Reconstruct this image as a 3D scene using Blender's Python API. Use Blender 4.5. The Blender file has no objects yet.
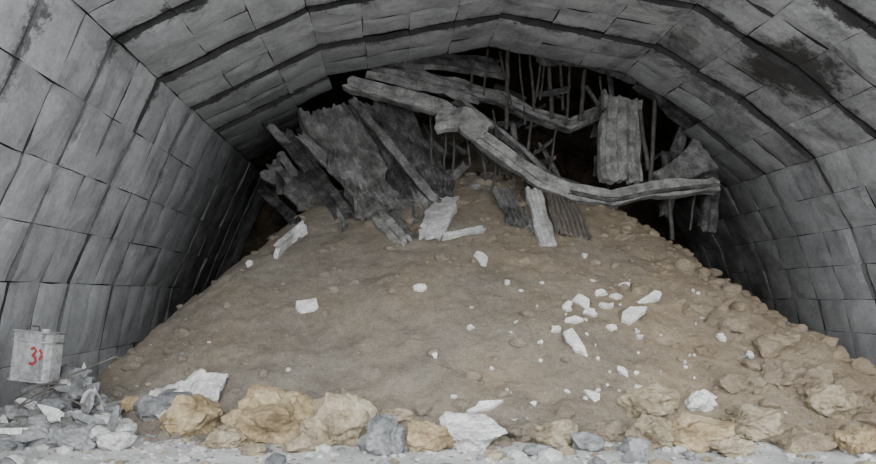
import bpy, math, random, bmesh
from mathutils import Vector, noise, Matrix
random.seed(7)
F=700.0; VX=395.0; VY=295.0; CH=2.2
def P(px,py,d): return Vector(((px-VX)*d/F, d, CH+(VY-py)*d/F))
def fbm(x,y,z=0,o=4):
    s=0;a=1;f=1
    for i in range(o):
        s+=a*noise.noise(Vector((x*f,y*f,z*f+i*7.3)));a*=.5;f*=2.03
    return s
# ---------------- materials
def ramp(nt,fac,stops):
    r=nt.nodes.new('ShaderNodeValToRGB')
    el=r.color_ramp.elements
    while len(el)<len(stops): el.new(.5)
    for e,(p,c) in zip(el,stops):
        e.position=p; e.color=(c[0],c[1],c[2],1)
    nt.links.new(fac,r.inputs[0]); return r.outputs[0]
def nz(nt,co,scale,detail=6,rough=.6,dist=0):
    n=nt.nodes.new('ShaderNodeTexNoise'); n.inputs['Scale'].default_value=scale
    n.inputs['Detail'].default_value=detail; n.inputs['Roughness'].default_value=rough
    n.inputs['Distortion'].default_value=dist
    nt.links.new(co,n.inputs['Vector']); return n.outputs[0]
def mapping(nt,co,s):
    n=nt.nodes.new('ShaderNodeMapping'); n.inputs['Scale'].default_value=s
    nt.links.new(co,n.inputs['Vector']); return n.outputs[0]
def mixc(nt,fac,a,b,mode='MIX'):
    m=nt.nodes.new('ShaderNodeMix'); m.data_type='RGBA'; m.blend_type=mode
    for s,v in ((0,fac),(6,a),(7,b)):
        if hasattr(v,'is_linked'): nt.links.new(v,m.inputs[s])
        else: m.inputs[s].default_value= v if s==0 else (v[0],v[1],v[2],1)
    return m.outputs[2]
def mth(nt,op,a,b=0,c=0):
    m=nt.nodes.new('ShaderNodeMath'); m.operation=op
    for i,v in enumerate((a,b,c)):
        if hasattr(v,'is_linked'): nt.links.new(v,m.inputs[i])
        else: m.inputs[i].default_value=v
    return m.outputs[0]
def mapr(nt,v,a,b,c=0,d=1):
    m=nt.nodes.new('ShaderNodeMapRange')
    nt.links.new(v,m.inputs[0])
    for i,q in enumerate((a,b,c,d)): m.inputs[i+1].default_value=q
    return m.outputs[0]
def base(name,rough=.9):
    m=bpy.data.materials.new(name); m.use_nodes=True; nt=m.node_tree
    b=nt.nodes['Principled BSDF']; b.inputs['Roughness'].default_value=rough
    b.inputs['Specular IOR Level'].default_value=.15
    co=nt.nodes.new('ShaderNodeTexCoord').outputs['Object']
    return m,nt,b,co
def bump(nt,b,h,strength=.5,dist=.05):
    n=nt.nodes.new('ShaderNodeBump'); n.inputs['Strength'].default_value=strength
    n.inputs['Distance'].default_value=dist
    nt.links.new(h,n.inputs['Height']); nt.links.new(n.outputs[0],b.inputs['Normal'])
def simple(name,cols,scale=1.5,bs=12,bst=.6,bd=.03,rough=.9,metal=0):
    m,nt,b,co=base(name,rough)
    n=nz(nt,co,scale,8,.65)
    k=len(cols)
    c=ramp(nt,n,[(.33+.34*i/max(1,k-1),cc) for i,cc in enumerate(cols)])
    f=mapr(nt,nz(nt,co,bs*2,4),.3,.7,.7,1.2)
    c=mixc(nt,1.0,c,f,'MULTIPLY')
    nt.links.new(c,b.inputs['Base Color']); b.inputs['Metallic'].default_value=metal
    bump(nt,b,nz(nt,co,bs,8,.7),bst,bd)
    return m
def lining_mat():
    m,nt,b,co=base('sprayed_concrete',.9)
    at=nt.nodes.new('ShaderNodeAttribute'); at.attribute_name='tone'
    c=ramp(nt,nz(nt,co,1.0,10,.75),[(.3,(.31,.315,.325)),(.5,(.455,.46,.47)),(.7,(.59,.595,.60))])
    c=mixc(nt,1.0,c,mapr(nt,at.outputs['Fac'],0,1,.84,1.1),'MULTIPLY')
    c=mixc(nt,1.0,c,mapr(nt,nz(nt,co,12,6,.8),.3,.7,.84,1.14),'MULTIPLY')
    sep=nt.nodes.new('ShaderNodeSeparateXYZ'); nt.links.new(co,sep.inputs[0])
    ph=mth(nt,'FRACT',mth(nt,'DIVIDE',mth(nt,'SUBTRACT',sep.outputs[1],5.5),2.3))
    dd=mth(nt,'ABSOLUTE',mth(nt,'SUBTRACT',ph,.5))
    wob=mapr(nt,nz(nt,co,2.6,8,.8),.3,.7,-.16,.16)
    j=mapr(nt,mth(nt,'ADD',dd,wob),.42,.5,0,1)
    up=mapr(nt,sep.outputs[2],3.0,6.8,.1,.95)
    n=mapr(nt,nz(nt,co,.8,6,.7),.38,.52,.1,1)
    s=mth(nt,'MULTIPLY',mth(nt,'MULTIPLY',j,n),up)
    n2=mapr(nt,nz(nt,mapping(nt,co,(1,.6,1)),.75,11,.8,1.0),.47,.66,0,.72)
    rt=mapr(nt,sep.outputs[0],1,9,.75,1.5)
    s2=mth(nt,'MULTIPLY',mth(nt,'MULTIPLY',n2,rt),mapr(nt,sep.outputs[2],3.0,8.0,.2,1.0))
    n3=mapr(nt,nz(nt,mapping(nt,co,(1.0,2.5,.4)),.9,6,.65),.54,.72,0,.38)
    deep_shade=mth(nt,'MULTIPLY',mapr(nt,sep.outputs[1],17.3,22,0,.95),mapr(nt,nz(nt,co,.9,8,.7),.35,.6,.65,1))  # lining goes near black with depth: interior shade painted into the colour
    s=mth(nt,'MAXIMUM',mth(nt,'MAXIMUM',s,s2),mth(nt,'MAXIMUM',deep_shade,n3))
    vd=nt.nodes.new('ShaderNodeVectorMath'); vd.operation='DISTANCE'
    nt.links.new(co,vd.inputs[0]); vd.inputs[1].default_value=(8.3,14.8,6.9)
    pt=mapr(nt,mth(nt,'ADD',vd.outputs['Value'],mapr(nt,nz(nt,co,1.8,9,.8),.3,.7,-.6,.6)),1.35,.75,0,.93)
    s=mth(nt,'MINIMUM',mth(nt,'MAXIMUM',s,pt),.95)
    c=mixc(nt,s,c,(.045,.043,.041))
    nt.links.new(c,b.inputs['Base Color'])
    bump(nt,b,nz(nt,co,6,10,.7),.5,.05)
    return m
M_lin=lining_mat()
M_gap=simple('joint_soot',[(.025,.025,.025),(.06,.059,.057)])
M_gapw=simple('wall_joint_mortar',[(.08,.08,.08),(.17,.17,.17)])
def soil_mat():
    m,nt,b,co=base('loose_soil',.95)
    sep=nt.nodes.new('ShaderNodeSeparateXYZ'); nt.links.new(co,sep.inputs[0])
    grey=ramp(nt,nz(nt,co,1.0,9,.75),[(.3,(.185,.162,.133)),(.5,(.255,.225,.187)),(.7,(.325,.29,.245))])
    yel=ramp(nt,nz(nt,co,1.3,9,.75),[(.3,(.225,.175,.12)),(.5,(.335,.27,.19)),(.7,(.43,.36,.265))])
    f=mth(nt,'ADD',mapr(nt,sep.outputs[0],-1,7.5,0,.9),mapr(nt,nz(nt,co,.45,5),.3,.7,-.45,.5))
    c=mixc(nt,mth(nt,'MINIMUM',mth(nt,'MAXIMUM',f,0),1),grey,yel)
    c=mixc(nt,1.0,c,mapr(nt,nz(nt,co,7,8,.85),.3,.7,.7,1.28),'MULTIPLY')
    c=mixc(nt,1.0,c,mapr(nt,nz(nt,co,40,3,.8),.3,.7,.7,1.3),'MULTIPLY')
    nt.links.new(c,b.inputs['Base Color'])
    h=mth(nt,'ADD',nz(nt,co,7,10,.85),mth(nt,'MULTIPLY',nz(nt,co,35,4,.8),.4))
    bump(nt,b,h,.9,.1)
    return m
M_soil=soil_mat()
M_cav=simple('painted_shade_soil',[(.02,.016,.012),(.06,.045,.032),(.13,.095,.065)],.8,4,.9,.12)  # cavity soil, darkened so the shade back there is in its colour
M_ground=simple('crushed_stone_ground',[(.36,.36,.355),(.52,.515,.51),(.66,.655,.65)],1.2,18,.9,.05)
M_tan=simple('tan_boulder',[(.17,.14,.095),(.30,.25,.175),(.42,.365,.28)],2.6,9,.9,.07)
M_yel=simple('ochre_rock',[(.20,.15,.09),(.34,.265,.16),(.46,.38,.26)],2.6,9,.9,.07)
M_grey=simple('grey_rock',[(.11,.113,.117),(.21,.215,.22),(.34,.345,.35)],2.6,9,.9,.06)
M_white=simple('broken_concrete_pale',[(.32,.32,.31),(.50,.50,.485),(.68,.68,.66)],3,12,.8,.05)
M_slab=simple('fallen_lining_concrete',[(.06,.059,.057),(.155,.152,.147),(.29,.285,.28)],2.4,8,.9,.06)
M_slabl=simple('fallen_lining_concrete_pale',[(.11,.108,.104),(.25,.246,.238),(.40,.395,.38)],2.6,8,.9,.06)
M_slabd=simple('sooty_lining_concrete',[(.025,.025,.025),(.08,.079,.077),(.18,.177,.172)],2.0,8,.9,.06)
M_steel=simple('dirty_steel',[(.06,.055,.05),(.15,.14,.13)],4,20,.4,.02,.7,.2)
M_rust=simple('weathered_steel_sheet',[(.12,.105,.09),(.25,.225,.195)],4,20,.4,.02,.8,.2)
M_red=simple('faded_red_paint',[(.25,.03,.035),(.33,.06,.06)],4,20,.2,.01,.6)
M_tin=simple('dented_painted_tin',[(.20,.20,.20),(.34,.34,.34),(.46,.46,.45)],3,9,.3,.02,.5,.15)

def mkobj(name,verts,faces,mats,midx=None,smooth=False,parent=None):
    me=bpy.data.meshes.new(name); me.from_pydata([tuple(v) for v in verts],[],faces)
    for m in (mats if isinstance(mats,(list,tuple)) else [mats]): me.materials.append(m)
    if midx: me.polygons.foreach_set('material_index',midx)
    if smooth: me.polygons.foreach_set('use_smooth',[True]*len(me.polygons))
    me.update()
    o=bpy.data.objects.new(name,me); bpy.context.scene.collection.objects.link(o)
    if parent: o.parent=parent
    return o
class MB:
    def __init__(s): s.v=[];s.f=[];s.m=[];s.t=[]
    def add(s,v,f,m=0,t=.5):
        b=len(s.v); s.v+=v; s.f+=[tuple(i+b for i in q) for q in f]; s.m+=(m if isinstance(m,list) else [m]*len(f)); s.t+=[t]*len(v)
    def obj(s,name,mats,smooth=False,parent=None):
        o=mkobj(name,s.v,s.f,mats,s.m,smooth,parent)
        a=o.data.attributes.new('tone','FLOAT','POINT'); a.data.foreach_set('value',s.t)
        return o

# ---------------- tunnel profile
prof_px=[(95,440),(98,350),(112,285),(148,200),(190,108),(318,46),(500,14),(655,44),(742,98),(815,158),(852,228),(876,300),(890,370),(893,440)]
K=17/F
prof=[((a-VX)*K, CH+(VY-b)*K) for a,b in prof_px]
C=(2.4,3.0)
def outn(p):
    v=Vector((p[0]-C[0],p[1]-C[1])); v.normalize(); return v
pts=[];zone=[]
for i in range(len(prof)-1):
    a=prof[i];b=prof[i+1]; L=math.dist(a,b); n=max(1,round(L/1.15))
    for k in range(n):
        pts.append((a[0]+(b[0]-a[0])*k/n,a[1]+(b[1]-a[1])*k/n)); zone.append(0 if i<4 else (1 if i<9 else 2))
pts.append(prof[-1])
mbs=[MB(),MB(),MB()]
Y0=5.5; RW=1.15
def limit(x,z,zn):
    if zn==0: return 29
    if zn==2: return 27
    if x<-3.2: return 23.9
    if x<-1.6: return 20.6
    if x>9.2: return 23.9
    if x>8.0: return 20.6
    return 19.45
N=7
for r in range(20):
    y0=Y0+r*RW; y1=y0+RW
    for i in range(len(pts)-1):
        a=pts[i];b=pts[i+1];zn=zone[i]
        if y1-.1>limit((a[0]+b[0])/2,a[1],zn): continue
        nx=-(outn(((a[0]+b[0])/2,(a[1]+b[1])/2)))
        main0=(r%2==0); half=0 if main0 else .5
        gu=.007; gm=.026 if zn!=1 else .065; gs=.006
        g0=gm if main0 else gs; g1=gs if main0 else gm
        tone=random.random(); jit=[random.uniform(-.025,.025) for _ in range(4)]
        seed=random.random()*50
        st=.035 if zn!=1 else .1
        vs=[]
        for iv in range(N+1):
            for iu in range(N+1):
                eu=iu in(0,N); ev=iv in(0,N)
                u=min(max((iu-1)/(N-2),0),1); v=min(max((iv-1)/(N-2),0),1)
                L=math.dist(a,b)
                uu=(gu+u*(L-2*gu))/L; yy=y0+g0+v*(RW-g0-g1)
                yy+=.05*noise.noise(Vector((a[0]*.8+uu,a[1]*.8,y0*3+v*.3)))+ .04*noise.noise(Vector((a[0]*3+uu*3,a[1]*3,y0*3)))
                uu+=.02*noise.noise(Vector((yy*2,a[0],a[1]*3)))
                off=.02*(1-(2*u-1)**4)*(1-(2*v-1)**4)+st*(1-(half+v*.5))+ (jit[0]*(1-u)*(1-v)+jit[1]*u*(1-v)+jit[2]*(1-u)*v+jit[3]*u*v)
                off+=.04*noise.noise(Vector((u*2+seed,v*2,seed)))
                if eu or ev: off-=.16
                vs.append(Vector((a[0]+(b[0]-a[0])*uu+nx[0]*off, yy, a[1]+(b[1]-a[1])*uu+nx[1]*off)))
        fs=[(iv*(N+1)+iu,iv*(N+1)+iu+1,(iv+1)*(N+1)+iu+1,(iv+1)*(N+1)+iu) for iv in range(N) for iu in range(N)]
        gm_i=1 if zn==1 or random.random()<.2 else 2
        ms=[gm_i if (iv in(0,N-1) or iu in(0,N-1)) else 0 for iv in range(N) for iu in range(N)]
        mbs[zn].add(vs,fs,ms,tone)
        o0=outn(a);o1=outn(b)
        q=[Vector((p[0]+o[0]*k,yy,p[1]+o[1]*k)) for k in(.09,.45) for yy in(y0,y1) for p,o in((a,o0),(b,o1))]
        mbs[zn].add(q,[(0,1,3,2),(4,5,7,6),(0,1,5,4),(2,3,7,6),(0,2,6,4),(1,3,7,5)],1)
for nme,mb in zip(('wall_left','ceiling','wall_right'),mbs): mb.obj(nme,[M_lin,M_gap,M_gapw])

# ---------------- cavity
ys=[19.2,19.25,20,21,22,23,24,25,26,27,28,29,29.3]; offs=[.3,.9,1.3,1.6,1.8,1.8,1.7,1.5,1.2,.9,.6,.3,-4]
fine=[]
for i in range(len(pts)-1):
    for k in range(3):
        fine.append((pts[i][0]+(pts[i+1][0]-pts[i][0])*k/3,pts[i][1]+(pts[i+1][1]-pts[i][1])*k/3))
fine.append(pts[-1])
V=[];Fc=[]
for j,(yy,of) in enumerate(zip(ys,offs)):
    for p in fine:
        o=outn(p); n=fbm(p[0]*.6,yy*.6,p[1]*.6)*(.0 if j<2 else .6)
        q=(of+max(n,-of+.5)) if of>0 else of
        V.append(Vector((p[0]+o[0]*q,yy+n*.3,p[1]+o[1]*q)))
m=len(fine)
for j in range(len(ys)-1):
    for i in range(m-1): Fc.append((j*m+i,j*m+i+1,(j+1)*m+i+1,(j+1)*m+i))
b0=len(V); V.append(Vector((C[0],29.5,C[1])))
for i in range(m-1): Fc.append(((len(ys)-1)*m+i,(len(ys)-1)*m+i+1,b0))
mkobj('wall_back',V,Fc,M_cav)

# ---------------- pile
def smin(vals,k):
    mn=min(vals); return mn-k*math.log(sum(math.exp(-(v-mn)/k) for v in vals))
def H0(x,y):
    foot=10.5+.02*(x-2)**2
    front=.57*(y-foot)
    left=1.22*(x+6.35); right=.92*(10.35+.2*(y-15.5)-x)
    t=min(1,max(0,(x+4)/4.5)); t=t*t*(3-2*t)
    top=4.75+1.0*t-.12*max(0,x-3)+.05*(y-21)+max(0,y-22.2)*.9+.2*math.exp(-((x-1.6)/1.8)**2)
    return smin((front,left,right,top),.3)
def H(x,y):
    h=H0(x,y)
    a=min(1,max(0,h+.4))
    rr=min(1,max(0,(x-4)/5))
    h+=a*(.2*fbm(x*.45,y*.45,3)+.05*fbm(x*2.2,y*2.2,9)+(.01+.09*rr)*abs(fbm(x*1.6,y*1.6,5)) + .025*fbm(x*6,y*6,1,2))
    return h
xs=[-7.0+i*.065 for i in range(int(18.6/.065))]; yy=[9.2+i*.065 for i in range(int(18.5/.065))]
V=[Vector((x,y,max(H(x,y),-.2))) for y in yy for x in xs]
nx=len(xs)
Fc=[(j*nx+i,j*nx+i+1,(j+1)*nx+i+1,(j+1)*nx+i) for j in range(len(yy)-1) for i in range(nx-1)]
Fc=[f for f in Fc if max(V[k].z for k in f)>-.19]
used=sorted({k for f in Fc for k in f}); mp={k:i for i,k in enumerate(used)}
mkobj('soil_pile',[V[k] for k in used],[tuple(mp[k] for k in f) for f in Fc],M_soil,smooth=True)
def G(x,y): return .05*fbm(x*.5,y*.5,2)+.02*fbm(x*3,y*3,4,2)
xs=[-40+i*1.0 for i in range(26)]+[-14.5+i*.15 for i in range(230)]+[20.5+i for i in range(25)]
yg=[-40+i*1.5 for i in range(30)]+[5.5+i*.15 for i in range(80)]+[18,22,30]
V=[Vector((x,y,G(x,y))) for y in yg for x in xs]; nx=len(xs)
Fc=[(j*nx+i,j*nx+i+1,(j+1)*nx+i+1,(j+1)*nx+i) for j in range(len(yg)-1) for i in range(nx-1)]
mkobj('floor',V,Fc,M_ground,smooth=True)
def surf(x,y): return max(H(x,y),G(x,y))
def hit(px,py):
    y=6.0
    while y<27:
        x=(px-VX)*y/F; z=CH+(VY-py)*y/F
        if z<=surf(x,y): return Vector((x,y,surf(x,y)))
        y+=.03
    return Vector((x,y,z))
def D(px,py,d,lift=.15):
    h=hit(px,py).y
    return P(px,py,min(d,h-lift))
def nrm(x,y):
    e=.15; return Vector((-(H0(x+e,y)-H0(x-e,y))/(2*e),-(H0(x,y+e)-H0(x,y-e))/(2*e),1)).normalized() if H0(x,y)>0 else Vector((0,0,1))

# ---------------- rocks
ICO={}
for s in(1,2,3,4):
    bm=bmesh.new(); bmesh.ops.create_icosphere(bm,subdivisions=s,radius=1)
    ICO[s]=([v.co.copy() for v in bm.verts],[tuple(v.index for v in f.verts) for f in bm.faces]); bm.free()
def rockverts(c,sz,sub,seed,rough=.35):
    rnd=random.Random(seed)
    planes=[]
    for _ in range(9):
        d=Vector((rnd.gauss(0,1),rnd.gauss(0,1),rnd.gauss(0,1))).normalized(); planes.append((d,rnd.uniform(.62,.9)))
    out=[]; o=Vector((rnd.random()*90,rnd.random()*90,0))
    rot=Matrix.Rotation(rnd.random()*6.28,3,'Z')
    for v in ICO[sub][0]:
        w=v.copy()
        for d,k in planes:
            t=w.dot(d)
            if t>k: w-=d*(t-k)*.9
        w*=1+rough*noise.noise(v*1.5+o)*.6+ (rough*.25*noise.noise(v*5+o) if sub>2 else 0)
        w=rot@w
        out.append(Vector((w.x*sz[0],w.y*sz[1],w.z*sz[2]))+c)
    return out,ICO[sub][1]
mb=MB(); cnt=0
while cnt<4300:
    x=random.uniform(-6.2,10.6); y=random.uniform(10,21.5)
    h=H0(x,y)
    if h<-.3: continue
    dens=.18+.6*math.exp(-max(h,0)/.8)+.45*min(1,max(0,(x-4.5)/5))
    if random.random()>dens: continue
    s=min(.019*random.paretovariate(1.75), .17)
    if x>5.5: s*=1.35
    z=max(H(x,y),G(x,y))
    r=random.random(); mi=0 if r<.88 else (1 if r<.94 else (2 if r<.988 else 3))
    if s>.07: mi=0
    v,f=rockverts(Vector((x,y,z+s*.05)),(s*random.uniform(.8,1.3),s,s*random.uniform(.55,.9)),1 if s<.06 else 2,cnt)
    mb.add(v,f,mi); cnt+=1
mb.obj('loose_stones',[M_soil,M_tan,M_grey,M_white])
mb=MB()
for i in range(3400):
    x=random.uniform(-6.8,11.3); y=random.uniform(7.5,14.5)
    if H0(x,y)>0.1: continue
    s=min(.02*random.paretovariate(1.6),.16)
    v,f=rockverts(Vector((x,y,G(x,y)+s*.2)),(s*1.2,s,s*.7),1,i+9000)
    mb.add(v,f,random.choice([0,0,1,2]))
mb.obj('gravel',[M_ground,M_grey,M_tan])
B=[(265,444,86,64,M_yel),(336,446,66,58,M_tan),(187,437,56,40,M_yel),(384,456,44,40,M_grey),(426,453,46,30,M_yel),(473,450,58,36,M_white),
(220,449,44,24,M_tan),(300,453,32,20,M_tan),(520,442,40,24,M_soil),(560,448,48,28,M_tan),(612,442,44,26,M_soil),(655,420,54,30,M_tan),(662,450,48,36,M_tan),(714,453,64,36,M_yel),
(700,412,26,20,M_white),(765,442,54,34,M_tan),(836,420,48,36,M_tan),(868,456,42,30,M_yel),(810,450,48,28,M_soil),(150,422,40,26,M_grey),(128,412,18,16,M_yel),
(790,388,40,26,M_soil),(740,396,34,20,M_soil),(850,400,34,22,M_soil),(395,426,28,16,M_tan),(205,400,28,14,M_tan),(735,335,30,18,M_soil),(700,318,28,18,M_soil),(775,358,34,24,M_soil),(820,385,30,20,M_soil),(790,348,24,16,M_soil),(590,452,34,20,M_grey),(250,456,26,14,M_tan),(640,456,30,16,M_grey),(740,458,36,20,M_tan),(540,458,30,14,M_grey)]
for i,(px,py,w,h,mt) in enumerate(B):
    p=hit(px,min(py,463)); d=p.y
    rw=w*d/F/2*1.12; rh=h*d/F/2*1.15
    c=Vector((p.x,d+rw*.55,0)); c.z=CH+(VY-(py-h*.5))*c.y/F
    c.z=min(c.z,surf(c.x,c.y)+rh*(.6 if mt is not M_soil else .25)); c.z=max(c.z,surf(c.x,c.y)+rh*.1)
    v,f=rockverts(c,(rw,rw*.85,rh),4 if w>35 else 3,500+i,.7)
    mkobj('boulder',v,f,mt,smooth=False)

def shard(c,n,a,bw,th,ang,seed):
    rnd=random.Random(seed); n=n.normalized()
    t=n.cross(Vector((0,1,0)) if abs(n.y)<.9 else Vector((1,0,0))).normalized(); b=n.cross(t)
    t2=t*math.cos(ang)+b*math.sin(ang); b2=n.cross(t2)
    k=rnd.randint(5,9); top=[];bot=[]
    for i in range(k):
        q=i/k*6.283+rnd.uniform(-.35,.35); r=rnd.uniform(.5,1.25)
        o=t2*math.cos(q)*a*r+b2*math.sin(q)*bw*r
        top.append(c+o*.96+n*(th+rnd.uniform(-.2,.5)*th)); bot.append(c+o-n*th*.4)
    v=top+bot
    f=[tuple(range(k))]+[(k+i,k+(i+1)%k,(i+1)%k,i) for i in range(k)]+[tuple(range(2*k-1,k-1,-1))]
    return v,f
mb=MB()
chips=[(306,310,24,18),(421,291,14,9),(576,345,20,32),(630,318,38,16),(582,304,18,18),(567,309,14,9),(650,301,28,9),(615,299,14,8),(625,288,14,7),(606,308,14,7),(578,352,12,10),
(484,409,34,9),(575,323,20,7),(722,340,9,6),(750,358,9,7),(623,375,10,14),(593,398,11,20),(705,402,24,18),(435,358,8,5),
(250,265,9,7),(480,260,12,18),(508,285,8,5),(470,330,7,5),(585,258,8,5),(555,333,10,7),(640,393,12,8),(520,425,24,7),(612,330,10,6),(640,340,9,5),(590,315,12,8),(600,295,12,7)]
for i,(px,py,w,h) in enumerate(chips):
    p=hit(px,py); n=nrm(p.x,p.y)+Vector((random.uniform(-.25,.25),-.3,random.uniform(-.1,.2)))
    d=p.y; a=w*d/F/2*1.1; bw=h*d/F/2*1.4
    v,f=shard(p+Vector((0,0,.03)),n,a,bw,.04,random.uniform(-.5,.5),i); mb.add(v,f)
for i in range(45):
    px=random.gauss(600,70);py=random.uniform(280,410)
    p=hit(px,py)
    if p.y>21 or H0(p.x,p.y)<0: continue
    s=random.uniform(.02,.05)
    v,f=shard(p+Vector((0,0,.01)),nrm(p.x,p.y)+Vector((random.uniform(-.4,.4),-.2,0)),s*1.4,s,.02,random.random()*3,i+99); mb.add(v,f)
M_chip=simple('broken_concrete_chip',[(.42,.42,.40),(.6,.6,.575),(.76,.76,.73)],3,12,.8,.05)
mb.obj('concrete_chips',[M_chip])

# ---------------- strips / slabs
def strip(pts3,wid,th,side=None,ribs=0,ribamp=.05,seed=0,rough=.05,nw=6,step=.1,edge=.12):
    segs=[]
    for a,b in zip(pts3[:-1],pts3[1:]):
        n=max(1,int((b-a).length/step))
        for k in range(n): segs.append(a.lerp(b,k/n))
    segs.append(pts3[-1])
    n=len(segs); V=[]
    for i,p in enumerate(segs):
        t=(segs[min(i+2,n-1)]-segs[max(i-2,0)]).normalized()
        s=side if side is not None else Vector((0,1,.3))
        s=(s-t*s.dot(t)).normalized(); nn=t.cross(s)
        u=i/(n-1)
        w=wid(u) if callable(wid) else wid
        w*=1+edge*noise.noise(Vector((seed,u*n*.12,0)))*2.5
        for k in range(2):
            for j in range(nw+1):
                q=j/nw-.5
                of=(th/2)*(1 if k==0 else -1)
                if ribs: of+=ribamp*(1 if math.sin(q*ribs*6.283)>0 else -1)*min(1,abs(math.sin(q*ribs*6.283))*2)
                of+=rough*noise.noise(p*1.0+Vector((seed,q*3,k)))
                of+=rough*.25*noise.noise(p*5+Vector((seed,q*9,k)))
                ed=edge*.3*noise.noise(Vector((seed+5,i*.3,j*.3)))*(1 if j in(0,nw) else 0)
                V.append(p+s*(q*w+ed)+nn*of+t*(edge*2.2*noise.noise(Vector((q*7,seed,u*3))) if i in(0,n-1) else 0))
    R=2*(nw+1); Fc=[]
    for i in range(n-1):
        A=i*R;Bq=(i+1)*R
        for j in range(nw):
            Fc.append((A+j,A+j+1,Bq+j+1,Bq+j)); Fc.append((A+nw+1+j+1,A+nw+1+j,Bq+nw+1+j,Bq+nw+1+j+1))
        Fc.append((A,Bq,Bq+nw+1,A+nw+1)); Fc.append((A+nw,A+nw+nw+1,Bq+nw+nw+1,Bq+nw))
    for A in(0,(n-1)*R):
        for j in range(nw): Fc.append((A+j,A+j+1,A+nw+1+j+1,A+nw+1+j))
    return V,Fc
def tube(pts3,r,k=6):
    V=[];Fc=[];n=len(pts3)
    for i,p in enumerate(pts3):
        t=(pts3[min(i+1,n-1)]-pts3[max(i-1,0)]).normalized()
        s=t.cross(Vector((.3,.9,.2))).normalized(); b=t.cross(s)
        for j in range(k):
            a=j/k*6.283; V.append(p+s*math.cos(a)*r+b*math.sin(a)*r)
    for i in range(n-1):
        for j in range(k): Fc.append((i*k+j,i*k+(j+1)%k,(i+1)*k+(j+1)%k,(i+1)*k+j))
    Fc.append(tuple(range(k))); Fc.append(tuple(range((n-1)*k,n*k)))
    return V,Fc
def slabobj(name,path,wid,th,mt,side=None,**kw):
    v,f=strip([D(*q) for q in path],wid,th,side,**kw); return mkobj(name,v,f,mt)
UP=Vector((0,.25,1))
def rib(path,w,th,seed,layers=3):
    m=MB(); path3=[D(*q) for q in path]
    v,f=strip(path3,w,th,UP,seed=seed,rough=.05,nw=6,edge=.12); m.add(v,f,0)
    rnd=random.Random(seed)
    for k in range(layers):
        a=rnd.randint(0,len(path3)-3); b=rnd.randint(a+2,len(path3)-1)
        off=Vector((0,-th*.55-.04*k,(rnd.random()-.5)*w*.9))
        sub=[q+off+Vector((0,0,rnd.uniform(-.06,.06))) for q in path3[a:b+1]]
        v,f=strip(sub,w*rnd.uniform(.15,.35),.05,UP,seed=seed+k+1,rough=.03,nw=3,edge=.12); m.add(v,f,1 if k%2 else 0)
    return m
rib([(348,84,20),(400,97,19.8),(440,108,19.6),(462,124,19.4),(485,142,19.2),(515,164,19.1),(540,180,18.9),(570,193,18.8),(610,199,18.8),(650,190,19),(716,186,19.3)],.44,.26,3,3).obj('sagging_lining_rib',[M_slabl,M_slabd])
rib([(372,76,20.6),(430,86,20.5),(500,98,20.4),(530,114,20.3),(570,126,20.3),(606,110,20.5)],.38,.2,5,2).obj('sagging_lining_rib',[M_slab,M_slabd])
rib([(455,100,20.4),(490,128,20.2),(520,150,20),(548,178,19.6),(580,190,19.4)],.3,.18,45,2).obj('sagging_lining_rib',[M_slabd,M_slab])
slabobj('fallen_lining_slab',[(372,68,19.9),(420,78,20.2),(478,94,20.6)],.8,.2,M_slabl,Vector((0,.8,.8)),seed=8,rough=.1,edge=.15)
slabobj('fallen_lining_slab',[(400,56,20.4),(450,62,20.8),(500,70,21.4)],.9,.2,M_slab,Vector((0,.8,.8)),seed=18,rough=.1,edge=.15)
slabobj('fallen_lining_slab',[(436,122,19.3),(462,118,19.2),(484,134,19.1)],.7,.16,M_slabl,Vector((.3,.3,1)),seed=28,rough=.1,edge=.15)
slabobj('fallen_lining_slab',[(540,54,20.6),(590,62,20.6),(640,78,20.6)],.7,.2,M_slabd,Vector((0,.8,.8)),seed=19,rough=.12,edge=.2)
# crumpled ribbed sheets on the left
slabobj('fallen_ribbed_panel',[(332,108,20.3),(352,140,19.9),(376,175,19.4),(396,212,19.0)],2.1,.1,M_slab,Vector((1,.5,.25)),seed=11,ribs=12,ribamp=.035,nw=96,rough=.22,edge=.12)
slabobj('fallen_ribbed_panel',[(380,104,20.6),(400,138,20.3),(416,170,19.9),(428,200,19.6)],1.7,.1,M_slabd,Vector((1,.5,.1)),seed=12,ribs=9,ribamp=.035,nw=72,rough=.2,edge=.12)
for i,(pa,w,mt) in enumerate([([(286,138,21),(312,170,20.5),(346,218,19.6)],.5,M_slabd),([(302,134,20.2),(340,172,19.5),(370,205,19),(403,243,18.5)],.42,M_slabl),
   ([(352,100,20),(390,146,19.4),(436,202,19)],.24,M_slab),([(268,168,22),(292,182,21.6),(312,206,20.6)],.8,M_slabl),([(300,160,21),(318,186,20.4),(345,228,19.6)],.26,M_slabl),
   ([(366,182,19.2),(390,212,18.9),(406,238,18.6)],.34,M_slab),([(262,190,22.4),(280,206,22),(296,222,21)],.3,M_slabd)]):
    slabobj('fallen_ribbed_panel',pa,w,.12,mt,Vector((.6,.3,.8)),seed=50+i,ribs=2 if w>.35 else 0,ribamp=.025,nw=16,rough=.06,edge=.1)
slabobj('hanging_lining_slab',[(622,98,20.2),(620,130,20),(619,160,19.7),(622,182,19.5)],1.2,.2,M_slabl,Vector((1,.25,0)),seed=21,ribs=4,ribamp=.03,nw=40,rough=.12,edge=.08)
slabobj('hanging_lining_slab',[(655,180,19.6),(682,170,19.7),(706,154,20)],lambda u:.4+.7*u,.2,M_slab,Vector((0,.4,1)),seed=22,rough=.1)
slabobj('hanging_lining_slab',[(690,110,20.6),(676,150,20.6),(666,215,20.4)],.36,.16,M_slabd,Vector((1,.3,0)),seed=23,rough=.12)
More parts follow.
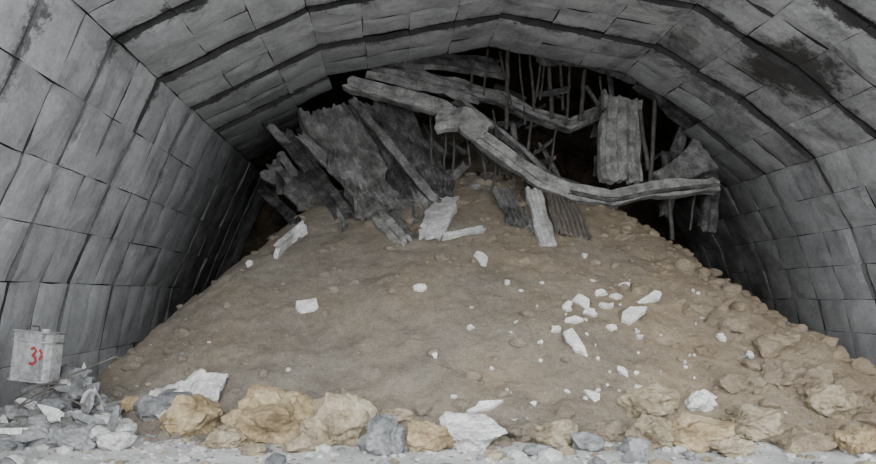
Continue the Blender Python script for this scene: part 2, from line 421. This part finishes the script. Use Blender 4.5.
slabobj('hanging_lining_slab',[(640,80,20.2),(670,100,20.3),(706,135,20.5)],.6,.2,M_slabd,UP,seed=24,rough=.12)
slabobj('hanging_lining_slab',[(700,150,20.4),(712,190,20.2),(706,230,20)],.45,.16,M_slabd,Vector((1,.3,0)),seed=25,rough=.12)
slabobj('pale_concrete_slab',[(447,199,19.6),(438,218,19.4),(430,238,19.4)],lambda u:.75-.35*abs(u-.4),.1,M_white,Vector((1,.1,.2)),seed=31,rough=.06)
slabobj('pale_concrete_slab',[(446,236,19.2),(462,233,19.4),(482,229,19.6)],.2,.1,M_white,Vector((0,.7,.5)),seed=32)
slabobj('pale_concrete_slab',[(533,190,18.9),(540,218,18.6),(548,246,18.4)],.42,.1,M_white,Vector((1,.1,0)),seed=33,ribs=2,ribamp=.03,nw=16,rough=.06,edge=.08)
slabobj('pale_concrete_slab',[(276,256,19.6),(290,242,19.8),(306,230,20)],.55,.1,M_white,Vector((.3,.5,1)),seed=34,rough=.06)
slabobj('corrugated_sheet',[(560,196,18.9),(567,215,18.5),(574,236,18.2)],.9,.05,M_rust,Vector((1,.5,0)),seed=35,ribs=7,ribamp=.04,nw=56)
slabobj('corrugated_sheet',[(503,190,19),(512,208,18.8),(522,226,18.6)],.7,.05,M_slab,Vector((1,.5,0)),seed=36,ribs=5,ribamp=.04,nw=40)
mb=MB()
rr=random.Random(31)
for i in range(70):
    if i<26: px=rr.uniform(275,440); py=rr.uniform(125,205)
    else: px=rr.uniform(440,705); py=rr.uniform(85,190)
    if abs(px-490)>170 and py<130: continue
    L=rr.uniform(14,42); an=rr.gauss(.9 if px<440 else rr.choice([.5,-.5,1.5]),.35)
    d=rr.uniform(20.3,22)
    a=D(px-math.cos(an)*L/2,py-math.sin(an)*L/2,d); b=D(px+math.cos(an)*L/2,py+math.sin(an)*L/2,d-rr.uniform(0,.8))
    v,f=strip([a,a.lerp(b,.5),b],rr.uniform(.1,.32),.05,Vector((rr.random(),.4,rr.random())),seed=i,rough=.03,nw=3,edge=.1)
    mb.add(v,f,rr.choice([0,0,1]))
mb.obj('broken_lagging_boards',[M_slabd,M_slab])
mb=MB()
rb=[(500,52,512,110),(508,50,506,130),(519,52,525,125),(541,60,528,150),(549,62,552,118),(463,110,470,165),(448,108,444,170),(430,100,432,165),(478,120,486,180),(493,110,500,175),(536,150,520,195),(640,110,648,170),(655,100,650,190),(585,70,580,120),(570,66,566,125),(600,76,604,120),(666,160,672,240),(698,170,690,230),(500,140,492,190),(510,145,515,200),(488,50,484,95),(530,55,534,110),(560,60,563,110),(473,60,470,90),(455,130,452,185),(522,150,530,196),(545,60,540,100),(556,130,548,180),(612,90,608,190),(640,150,636,195)]
for i,(a,b,c,d) in enumerate(rb):
    dd=20.6 if b<100 else 20.1
    p0=D(a,b,dd);p1=D(c,d,dd-.5,.05)
    ptsr=[p0.lerp(p1,t/6)+Vector((random.uniform(-.02,.02),0,0))*(1 if 0<t<6 else 0) for t in range(7)]
    v,f=tube(ptsr,random.choice([.03,.04,.06])); mb.add(v,f)
mb.obj('hanging_rebar',[M_steel])
mb=MB()
for i in range(120):
    px=random.uniform(275,660); y=random.uniform(19.5,22); x=(px-VX)*y/F
    z=surf(x,y); s=random.uniform(.06,.25)
    v,f=rockverts(Vector((x,y,z+s*.15)),(s*1.5,s,s*.7),2,i+3000,.5); mb.add(v,f,random.choice([0,1,2,2]))
mb.obj('collapse_rubble',[M_slabd,M_slab,M_soil])

# ---------------- left foreground rubble heap
mb=MB()
for i in range(130):
    px=random.uniform(-15,122); d=random.uniform(9.8,12.6)
    x=max((px-VX)*d/F,-6.6); hh=max(0,.95-abs(px-65)/80)*random.random()
    s=random.uniform(.06,.24)
    v,f=rockverts(Vector((x,d,G(x,d)+hh*.7*min(1,(d-9.4)/2)+s*.3)),(s*1.3,s,s*.75),3,i+4000,.6); mb.add(v,f,random.choice([0,0,0,2,0,1]))
for i in range(60):
    px=random.uniform(0,112); d=random.uniform(9.9,12.2); x=max((px-VX)*d/F,-6.3)
    hh=max(0,1.0-abs(px-68)/70)*random.random()*.9*min(1,(d-9.4)/2)
    v,f=shard(Vector((x,d,hh+.12)),Vector((random.uniform(-.8,.8),-.7,random.uniform(.3,1))),random.uniform(.15,.42),random.uniform(.05,.16),.03,random.random()*3,i+700)
    mb.add(v,f,random.choice([0,0,0,1,2]))
mb.obj('rubble_heap',[M_grey,M_white,M_slab])
v,f=rockverts(Vector((-6.0,12.2,.15)),(.7,.6,.68),4,77,.5); mkobj('boulder',v,f,M_grey)
v,f=rockverts(P(75,382,12.2),(.34,.3,.3),4,79,.6); mkobj('boulder',v,f,M_grey)
mb=MB()
for k in range(10):
    a=P(random.uniform(10,70),random.uniform(395,440),10.6); pr=[a]
    dirv=Vector((random.uniform(.2,.5),random.uniform(-.1,.2),random.uniform(-.1,.25)))
    for t in range(6):
        dirv+=Vector((random.uniform(-.1,.1),random.uniform(-.1,.1),random.uniform(-.12,.06))); pr.append(pr[-1]+dirv*.4)
    for q in pr: q.z=max(q.z,.03)
    v,f=tube(pr,.014); mb.add(v,f)
mb.obj('bent_wire',[M_steel])
nxg,nyg=40,16; V=[]
p0=hit(182,412)
for j in range(nyg):
    for i in range(nxg):
        u=i/(nxg-1)-.5;w=j/(nyg-1)-.5
        x=p0.x+u*1.25+.05*noise.noise(Vector((w*6,2,1))); y=p0.y+.2+w*.7+.08*noise.noise(Vector((u*6,7,1)))
        z=surf(x,y)+.06+.15*math.exp(-((u-.2+w*.3)/.2)**2)+.08*(1-4*w*w)+.12*noise.noise(Vector((u*5,w*4,1)))+.05*abs(noise.noise(Vector((u*13,w*9,1))))
        V.append(Vector((x,y,z)))
Fc=[(j*nxg+i,j*nxg+i+1,(j+1)*nxg+i+1,(j+1)*nxg+i) for j in range(nyg-1) for i in range(nxg-1)]
o=mkobj('crumpled_sheet',V,Fc,M_white); sm=o.modifiers.new('s','SOLIDIFY'); sm.thickness=.05; sm.offset=-1
v,f=rockverts(Vector((p0.x,p0.y+.25,surf(p0.x,p0.y+.2)+.02)),(.6,.4,.2),3,88,.4); mkobj('boulder',v,f,M_grey)
pb=P(838,374,16)
v,f=rockverts(Vector((pb.x,pb.y,surf(pb.x,pb.y)+.2)),(.48,.35,.36),3,89,.3); mkobj('boulder',v,f,M_chip)

# ---------------- canister
emp=bpy.data.objects.new('metal_canister',None); bpy.context.scene.collection.objects.link(emp)
cw,cd,chh=.74,.5,.82
bm=bmesh.new(); bmesh.ops.create_cube(bm,size=1)
for v in bm.verts: v.co=Vector((v.co.x*cw,v.co.y*cd,v.co.z*chh))
bmesh.ops.bevel(bm,geom=[e for e in bm.edges if abs((e.verts[0].co-e.verts[1].co).normalized().z)>.9],offset=.12,segments=5,affect='EDGES')
bmesh.ops.bevel(bm,geom=[e for e in bm.edges if abs(e.verts[0].co.z-e.verts[1].co.z)<1e-4],offset=.02,segments=2,affect='EDGES')
me=bpy.data.meshes.new('body'); bm.to_mesh(me); bm.free(); me.materials.append(M_tin)
bo=bpy.data.objects.new('body',me); bpy.context.scene.collection.objects.link(bo); bo.parent=emp
def rim(zc,name):
    ptsr=[]
    for k in range(33):
        a=k/32*6.283
        ca,sa=math.cos(a),math.sin(a)
        ptsr.append(Vector((math.copysign(abs(ca)**.45,ca)*cw*.5,math.copysign(abs(sa)**.45,sa)*cd*.5,zc)))
    v,f=tube(ptsr,.018); mkobj(name,v,f,M_tin,parent=emp,smooth=True)
rim(chh*.49,'rim_top'); rim(-chh*.49,'rim_bottom'); rim(chh*.3,'band')
v,f=tube([Vector((.12,0,chh*.5)),Vector((.12,0,chh*.5+.05))],.08,16); mkobj('cap',v,f,M_tin,parent=emp)
v,f=tube([Vector((-.25,0,chh*.5)),Vector((-.22,0,chh*.5+.08)),Vector((-.02,0,chh*.5+.08)),Vector((0,0,chh*.5))],.014); mkobj('handle',v,f,M_steel,parent=emp)
yf=-cd*.5-.006
mark=MB()
def stroke(pl):
    v,f=tube([Vector((a+.05,yf,b)) for a,b in pl],.026,6)
    for q in v: q.y=yf+(q.y-yf)*.2
    mark.add(v,f)
stroke([(.03,.12),(.09,.15),(.13,.10),(.09,.04),(.06,.03),(.12,0),(.14,-.06),(.09,-.12),(.02,-.10)])
stroke([(.19,.13),(.24,.06)]); stroke([(.25,.04),(.20,-.04)])
o=mark.obj('red_mark',[M_red],parent=emp)
emp.location=P(37,356,11.6); emp.rotation_euler=(math.radians(-4),math.radians(4),math.radians(-12))

# ---------------- light, camera
w=bpy.data.worlds.new('overcast'); bpy.context.scene.world=w; w.use_nodes=True
bg=w.node_tree.nodes['Background']; bg.inputs[0].default_value=(.89,.95,1,1); bg.inputs[1].default_value=3.5
sun=bpy.data.lights.new('sun','SUN'); sun.energy=5.2; sun.angle=math.radians(75); sun.color=(1,.985,.96)
so=bpy.data.objects.new('sun',sun); bpy.context.scene.collection.objects.link(so)
so.rotation_euler=Vector((.1,1,-.32)).to_track_quat('-Z','Y').to_euler()
cam=bpy.data.cameras.new('camera'); co=bpy.data.objects.new('camera',cam); bpy.context.scene.collection.objects.link(co)
co.location=(0,0,CH); co.rotation_euler=(math.pi/2,0,0)
cam.sensor_width=36; cam.lens=36*F/876; cam.shift_x=(438-VX)/876; cam.shift_y=(VY-232)/876; cam.clip_end=200
bpy.context.scene.camera=co
